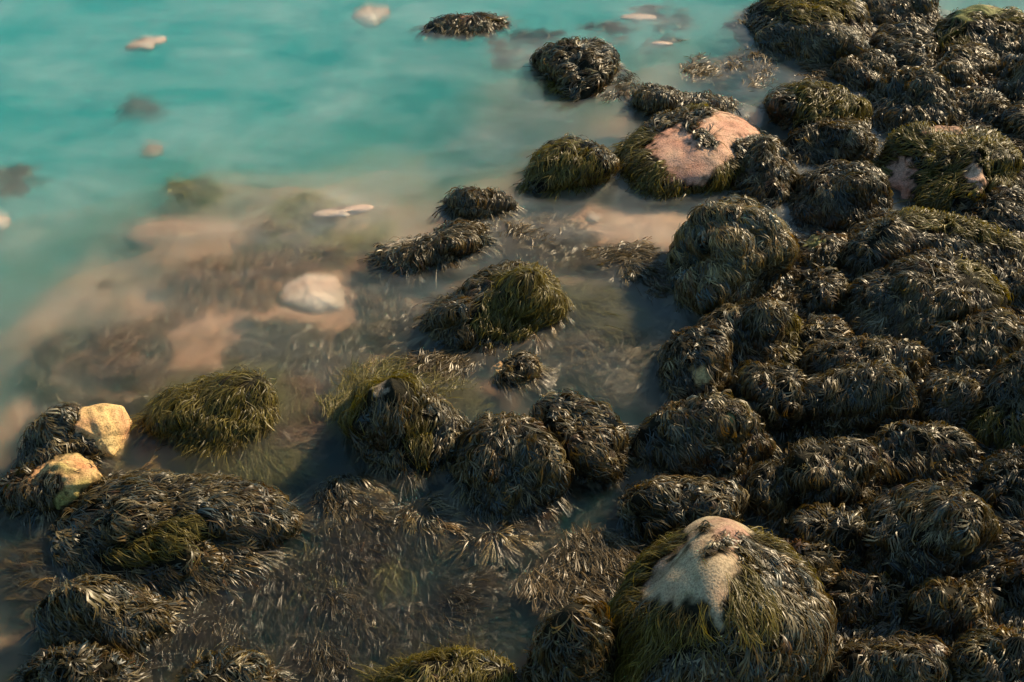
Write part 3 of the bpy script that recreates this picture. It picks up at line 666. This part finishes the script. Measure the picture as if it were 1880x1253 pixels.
# ------------------------------------------------------------------ drifting and submerged weed
def drift(poly, label, z0, z1, head, n, L=.15, kind='fork', wscale=1.0, pal=BROWNS, w=BW, mat=M_FROND, bright=1.0, swirl=.7, name='drifting_seaweed', group='patches of drifting seaweed', stuff=False, clump=2.0, thr=0.42, per=12, skip=(), hf=.6, follow=False, cat='seaweed'):
    seed = 5000+len(NT)*13; NT.append(0); r = np.random.default_rng(seed)
    poly = np.array(poly, float); x0, y0 = poly.min(0); x1, y1 = poly.max(0)
    q = r.uniform(size=(n*4, 2))*[x1-x0, y1-y0]+[x0, y0]
    q = q[inpoly(q, poly)]
    if skip: q = q[~inany(q, skip)]
    P = at(q[:, 0], q[:, 1], 0.0)
    keep = fbm(P[:, 0]*clump+seed % 97, P[:, 1]*clump*1.5, seed % 50, 3) > thr
    P = P[keep][:n]; m0 = len(P)
    if m0 == 0: return
    b = bed(P[:, 0], P[:, 1])
    hump = np.clip((fbm(P[:, 0]*clump+seed % 97, P[:, 1]*clump*1.5, seed % 50, 3)-thr)/(.75-thr), 0, 1)
    P[:, 2] = np.maximum(z0+(z1-z0)*np.clip(hump*.9+r.uniform(-.25, .25, m0), 0, 1), b+.01)
    tuft = np.repeat(np.arange(m0), per); m = len(tuft)
    X = P[tuft]+r.normal(0, 1, (m, 3))*[L*.3, L*.3, .008]
    a0 = math.radians(head)
    w1 = waves(seed, 5, .8, 2.5); w2 = waves(seed+1, 5, 3, 6)
    px = float(np.mean((X-CAM)@FWD))*K*1880/1024
    wd = np.maximum(.007, px*.85)*wscale*r.uniform(.7, 1.3, m)
    step = L*max(1, px/.011)*r.uniform(.6, 1.3, m)/5
    fan = np.clip(r.normal(0, .38, m), -1, 1); curl = r.normal(0, .18, m)
    arch = r.uniform(-.02, .02, m)
    PP = []; TT = []
    for k in range(6):
        th = a0+swirl*wnoise(X*[1, 1, 0], w1)*1.2+.35*wnoise(X, w2)+fan+curl*k
        D = np.stack([np.cos(th), np.sin(th), arch], -1)
        PP.append(X.copy()); TT.append(D); X = X+D*step[:, None]
    PP = np.array(PP); TT = np.array(TT); NN = np.zeros_like(PP); NN[..., 2] = 1
    ln = np.array([0, .5, .9, 1, .8, .5])[:, None]*r.uniform(0, .03, m)[None]
    tn = tints(r, tuft, m0, pal, w, bright); tw = r.normal(0, .6, m)
    hair = (r.random(m0) < (hf if kind == 'fork' else 1.0))[tuft]
    Vs = []; Fs = []; cs = []; off = 0
    for kd, mk, ws in (('fork', ~hair, 1.0), ('hair', hair, .62)):
        if not mk.any(): continue
        V, F, nv = sweep(PP[:, mk], TT[:, mk], NN[:, mk], wd[mk]*ws, kd, ln[:, mk], tw[mk])
        Vs.append(V); Fs.append(F+off); off += len(V); cs.append(np.repeat(tn[mk], nv, axis=0))
    V = np.concatenate(Vs); F = np.concatenate(Fs); ct = np.concatenate(cs)
    C = V.mean(0); C[2] = 0 if not follow else C[2]
    o = new_mesh(name, V-C, F, mat, None, {'tint': ct}); o.location = C
    tag(o, label, cat, None if stuff else group, 'stuff' if stuff else None)

TAN = np.array([(0.16, 0.11, 0.05), (0.10, 0.075, 0.035), (0.22, 0.16, 0.08), (0.06, 0.045, 0.02)]); TW = np.array([.35, .35, .1, .2])
OLV = np.array([(0.20, 0.17, 0.05), (0.13, 0.12, 0.04), (0.26, 0.21, 0.09)]); OW = np.array([.4, .4, .2])
drift([(1245,130),(1290,95),(1370,90),(1420,110),(1400,160),(1330,165),(1270,150)], 'wisps of brown weed afloat left of the huge boulder at the top', -.04, .01, 0, 120, bright=1.4, pal=TAN, w=TW)
drift([(1425,130),(1480,112),(1530,130),(1520,165),(1450,165)], 'weed afloat just in front of the huge boulder at the top', -.05, .01, 10, 90, pal=TAN, w=TW)
drift([(890,70),(950,45),(1060,60),(1080,90),(1000,110),(920,115)], 'faint brown weed under blue water between the two far rocks', -.2, -.06, 0, 90, pal=TAN, w=TW)
drift([(1080,5),(1250,0),(1270,60),(1230,90),(1130,85),(1060,60)], 'thin streaks of weed near the white stones at the top', -.12, -.02, 0, 70, pal=TAN, w=TW)
drift([(1100,140),(1150,135),(1180,160),(1120,180),(1095,165)], 'small fringe of weed trailing from the dome with the black foot', -.04, .015, -10, 45)
drift([(900,420),(1000,400),(1120,415),(1210,440),(1225,500),(1130,500),(1010,480),(930,460)], 'pale brown weed drifting in the milky water below the shaggy dome', -.10, .0, -8, 330, pal=TAN, w=TW, bright=1.25)
drift([(1140,505),(1170,480),(1205,495),(1215,530),(1170,535)], 'dark crest of weed alone in the water left of the tan ridge', -.02, .04, -30, 80, thr=.3)
drift([(1000,500),(1060,500),(1130,540),(1150,590),(1100,600),(1050,560)], 'green hair weed fanning off the right side of the olive draped boulder', -.12, -.01, -30, 200, kind='hair', pal=OLV, w=OW, mat=M_GREEN, L=.25, thr=.3)
drift([(1000,600),(1110,580),(1220,590),(1225,660),(1200,740),(1100,715),(1000,690),(980,640)], 'swirl of pale weed in the blue pool left of the shore pile', -.14, -.02, 10, 420, pal=TAN, w=TW, bright=1.4, L=.16, swirl=1.0)
drift([(480,370),(540,335),(600,360),(720,380),(700,430),(600,470),(500,450),(470,400)], 'yellow green weed under water around the pale slab', -.2, -.06, -10, 260, bright=1.7, kind='hair', pal=OLV, w=OW, mat=M_GREEN, L=.16, thr=.3)
drift([(290,300),(330,270),(380,280),(400,320),(370,350),(310,340)], 'small dark green weed patch in open turquoise water on the left', -.22, -.07, 10, 80, bright=1.5, pal=OLV, w=OW, thr=.35)
drift([(-40,290),(10,285),(55,305),(45,325),(-30,330)], 'brown weed patch cut by the left edge in turquoise water', -.2, -.08, 0, 60, pal=TAN, w=TW, bright=1.5)
drift([(200,170),(240,145),(275,155),(270,175),(220,180)], 'dim weed patch below the thin white stone', -.35, -.2, 0, 40)
drift([(20,660),(80,590),(180,575),(270,600),(280,660),(200,700),(60,700)], 'large pinkish brown weed bed blurred under water on the left', -.34, -.16, 40, 320, pal=TAN, w=TW, bright=1.2, clump=1.2)
drift([(250,740),(300,690),(400,672),(520,670),(548,720),(550,800),(500,850),(400,850),(450,800),(505,750),(480,700),(380,700),(310,730)], 'halo of green hair weed trailing around the olive green shaggy boulder', -.14, -.03, -40, 400, kind='hair', pal=OLV, w=OW, mat=M_GREEN, L=.26, thr=.25, swirl=.9)
drift([(600,760),(640,690),(720,670),(860,720),(880,760),(820,750),(720,690),(650,740),(625,800)], 'olive weed streaming off the boulder with the white speck', -.08, .0, 10, 260, kind='hair', pal=OLV, w=OW, mat=M_GREEN, L=.16, thr=.3)
drift([(780,725),(830,715),(880,745),(870,770),(820,765)], 'brown weed tuft afloat above the boulder with the white speck', -.03, .03, -10, 80)
drift([(740,620),(760,560),(800,560),(800,640),(880,660),(820,680),(750,660)], 'tan weed fringe under the left end of the olive draped boulder', -.08, .0, 200, 150, pal=TAN, w=TW)
drift([(680,500),(700,500),(740,560),(700,620),(640,640),(600,600)], 'faint weed streaks right of the large glowing stone', -.25, -.08, 10, 170, pal=TAN, w=TW, bright=1.2)
drift([(430,570),(560,590),(650,600),(640,680),(500,700),(400,650)], 'brown weed blurred under water below the large glowing stone', -.3, -.12, 0, 260, pal=TAN, w=TW, bright=1.2)
drift([(60,740),(130,715),(240,730),(240,760),(150,740),(60,790)], 'weed under water behind the yellow boulder', -.16, -.04, 0, 110, pal=TAN, w=TW)
drift([(200,830),(260,815),(330,840),(320,875),(240,880)], 'tan weed fringe below the yellow boulder', -.08, .0, -20, 130, pal=TAN, w=TW)
drift([(30,1000),(90,960),(100,1050),(140,1090),(80,1110),(40,1060)], 'dark weed fringe off the left end of the big flat mat', -.08, .01, 200, 130)
drift([(1480,580),(1500,560),(1545,570),(1560,600),(1500,605),(1440,560),(1420,520),(1470,520)], 'weed in the pale pool behind the combed olive crest', -.05, .0, -20, 140, pal=TAN, w=TW)
drift([(1030,910),(1080,890),(1120,930),(1110,975),(1040,960)], 'dark sprigs of weed right of the round mop', -.04, .02, -10, 110)
drift([(650,990),(700,970),(720,1030),(660,1050),(590,1050),(570,990)], 'olive hair weed below the loose heap of weed', -.12, -.03, 250, 100, kind='hair', pal=OLV, w=OW, mat=M_GREEN, L=.24, thr=.3)
drift([(1000,1010),(1080,960),(1150,1010),(1120,1080),(1040,1100),(960,1060)], 'tan weed awash left of the buff topped boulder', -.05, .015, -40, 330, pal=TAN, w=TW)
drift([(560,860),(700,870),(840,950),(1000,950),(1060,890),(1170,890),(1150,1000),(1110,1120),(1100,1300),(100,1300),(200,1180),(330,1140),(560,990)], 'bed of dark and tan seaweed awash across the shallow bottom of the photo', -.16, -.008, -15, 5000, pal=np.concatenate([TAN*.8, BROWNS]), w=np.concatenate([TW, BW*.9]), bright=.62, stuff=True, name='seaweed_bed', clump=2.6, thr=.38, L=.13, wscale=.75, swirl=1.2, hf=.75)

drift([(0,600),(200,480),(450,400),(700,430),(760,600),(620,690),(560,860),(250,730),(0,790)], 'fine brown weed blurred under the milky shallows on the left', -.2, -.06, 10, 1250, kind='hair', pal=np.array([(.34, .19, .10), (.24, .14, .07), (.14, .09, .045), (.30, .21, .10)]), w=np.array([.35, .3, .2, .15]), bright=1.0, stuff=True, name='submerged_seaweed', clump=1.8, thr=.50, L=.14, wscale=.9, swirl=1.3, skip=GLOW)

# carpet of weed between the boulders of the pile
def carpet():
    seed = 777; r = np.random.default_rng(seed)
    q = r.uniform(size=(17000, 2))*[1260, 1640]+[1240, -140]
    P = at(q[:, 0], q[:, 1], 0.0)
    x, y = P[:, 0], P[:, 1]; zb = bed(x, y)
    keep = (q[:, 0] > 1420) & (zb > -.10) | (zb > .0)
    keep &= q[:, 0] > 1330
    drifted = P[keep]; zb = zb[keep]
    per = 11; m0 = len(drifted); tuft = np.repeat(np.arange(m0), per); m = len(tuft)
    X = drifted[tuft]+r.normal(0, 1, (m, 3))*[.05, .05, 0]; 
    w1 = waves(3, 6, 1.5, 5)
    fan = r.normal(0, .5, m); PP = []; TT = []; step = .17*r.uniform(.6, 1.3, m)/5*np.maximum(1, X[:, 1]/9)
    X[:, 2] = bed(X[:, 0], X[:, 1])+.01
    hump = r.uniform(.02, .07, m)
    for k in range(6):
        th = 4.0+1.5*wnoise(X*[1, 1, 0], w1)+fan
        D = np.stack([np.cos(th), np.sin(th), 0*th], -1)
        Y = X.copy(); Y[:, 2] += hump*[0, .6, 1, 1, .7, .3][k]
        PP.append(Y); TT.append(D); X = X+D*step[:, None]
        if k in (1, 3): X[:, 2] = bed(X[:, 0], X[:, 1])+.01
    PP = np.array(PP); TT = np.array(TT); NN = np.zeros_like(PP); NN[..., 2] = 1
    V, F, nv = sweep(PP, TT, NN, np.maximum(.010, X[:, 1]*.0011)*r.uniform(.7, 1.3, m), 'fork', np.zeros((6, m)), r.normal(0, .6, m))
    ct = np.repeat(tints(r, tuft, m0, BROWNS, BW, .8), nv, axis=0)
    o = new_mesh('seaweed_carpet', V, F, M_FROND, None, {'tint': ct})
    tag(o, 'dark seaweed filling the hollows between the shore boulders', 'seaweed', kind='stuff')
carpet()
print('VERTS', sum(len(m.vertices) for m in bpy.data.meshes), 'objs', len(bpy.data.objects))
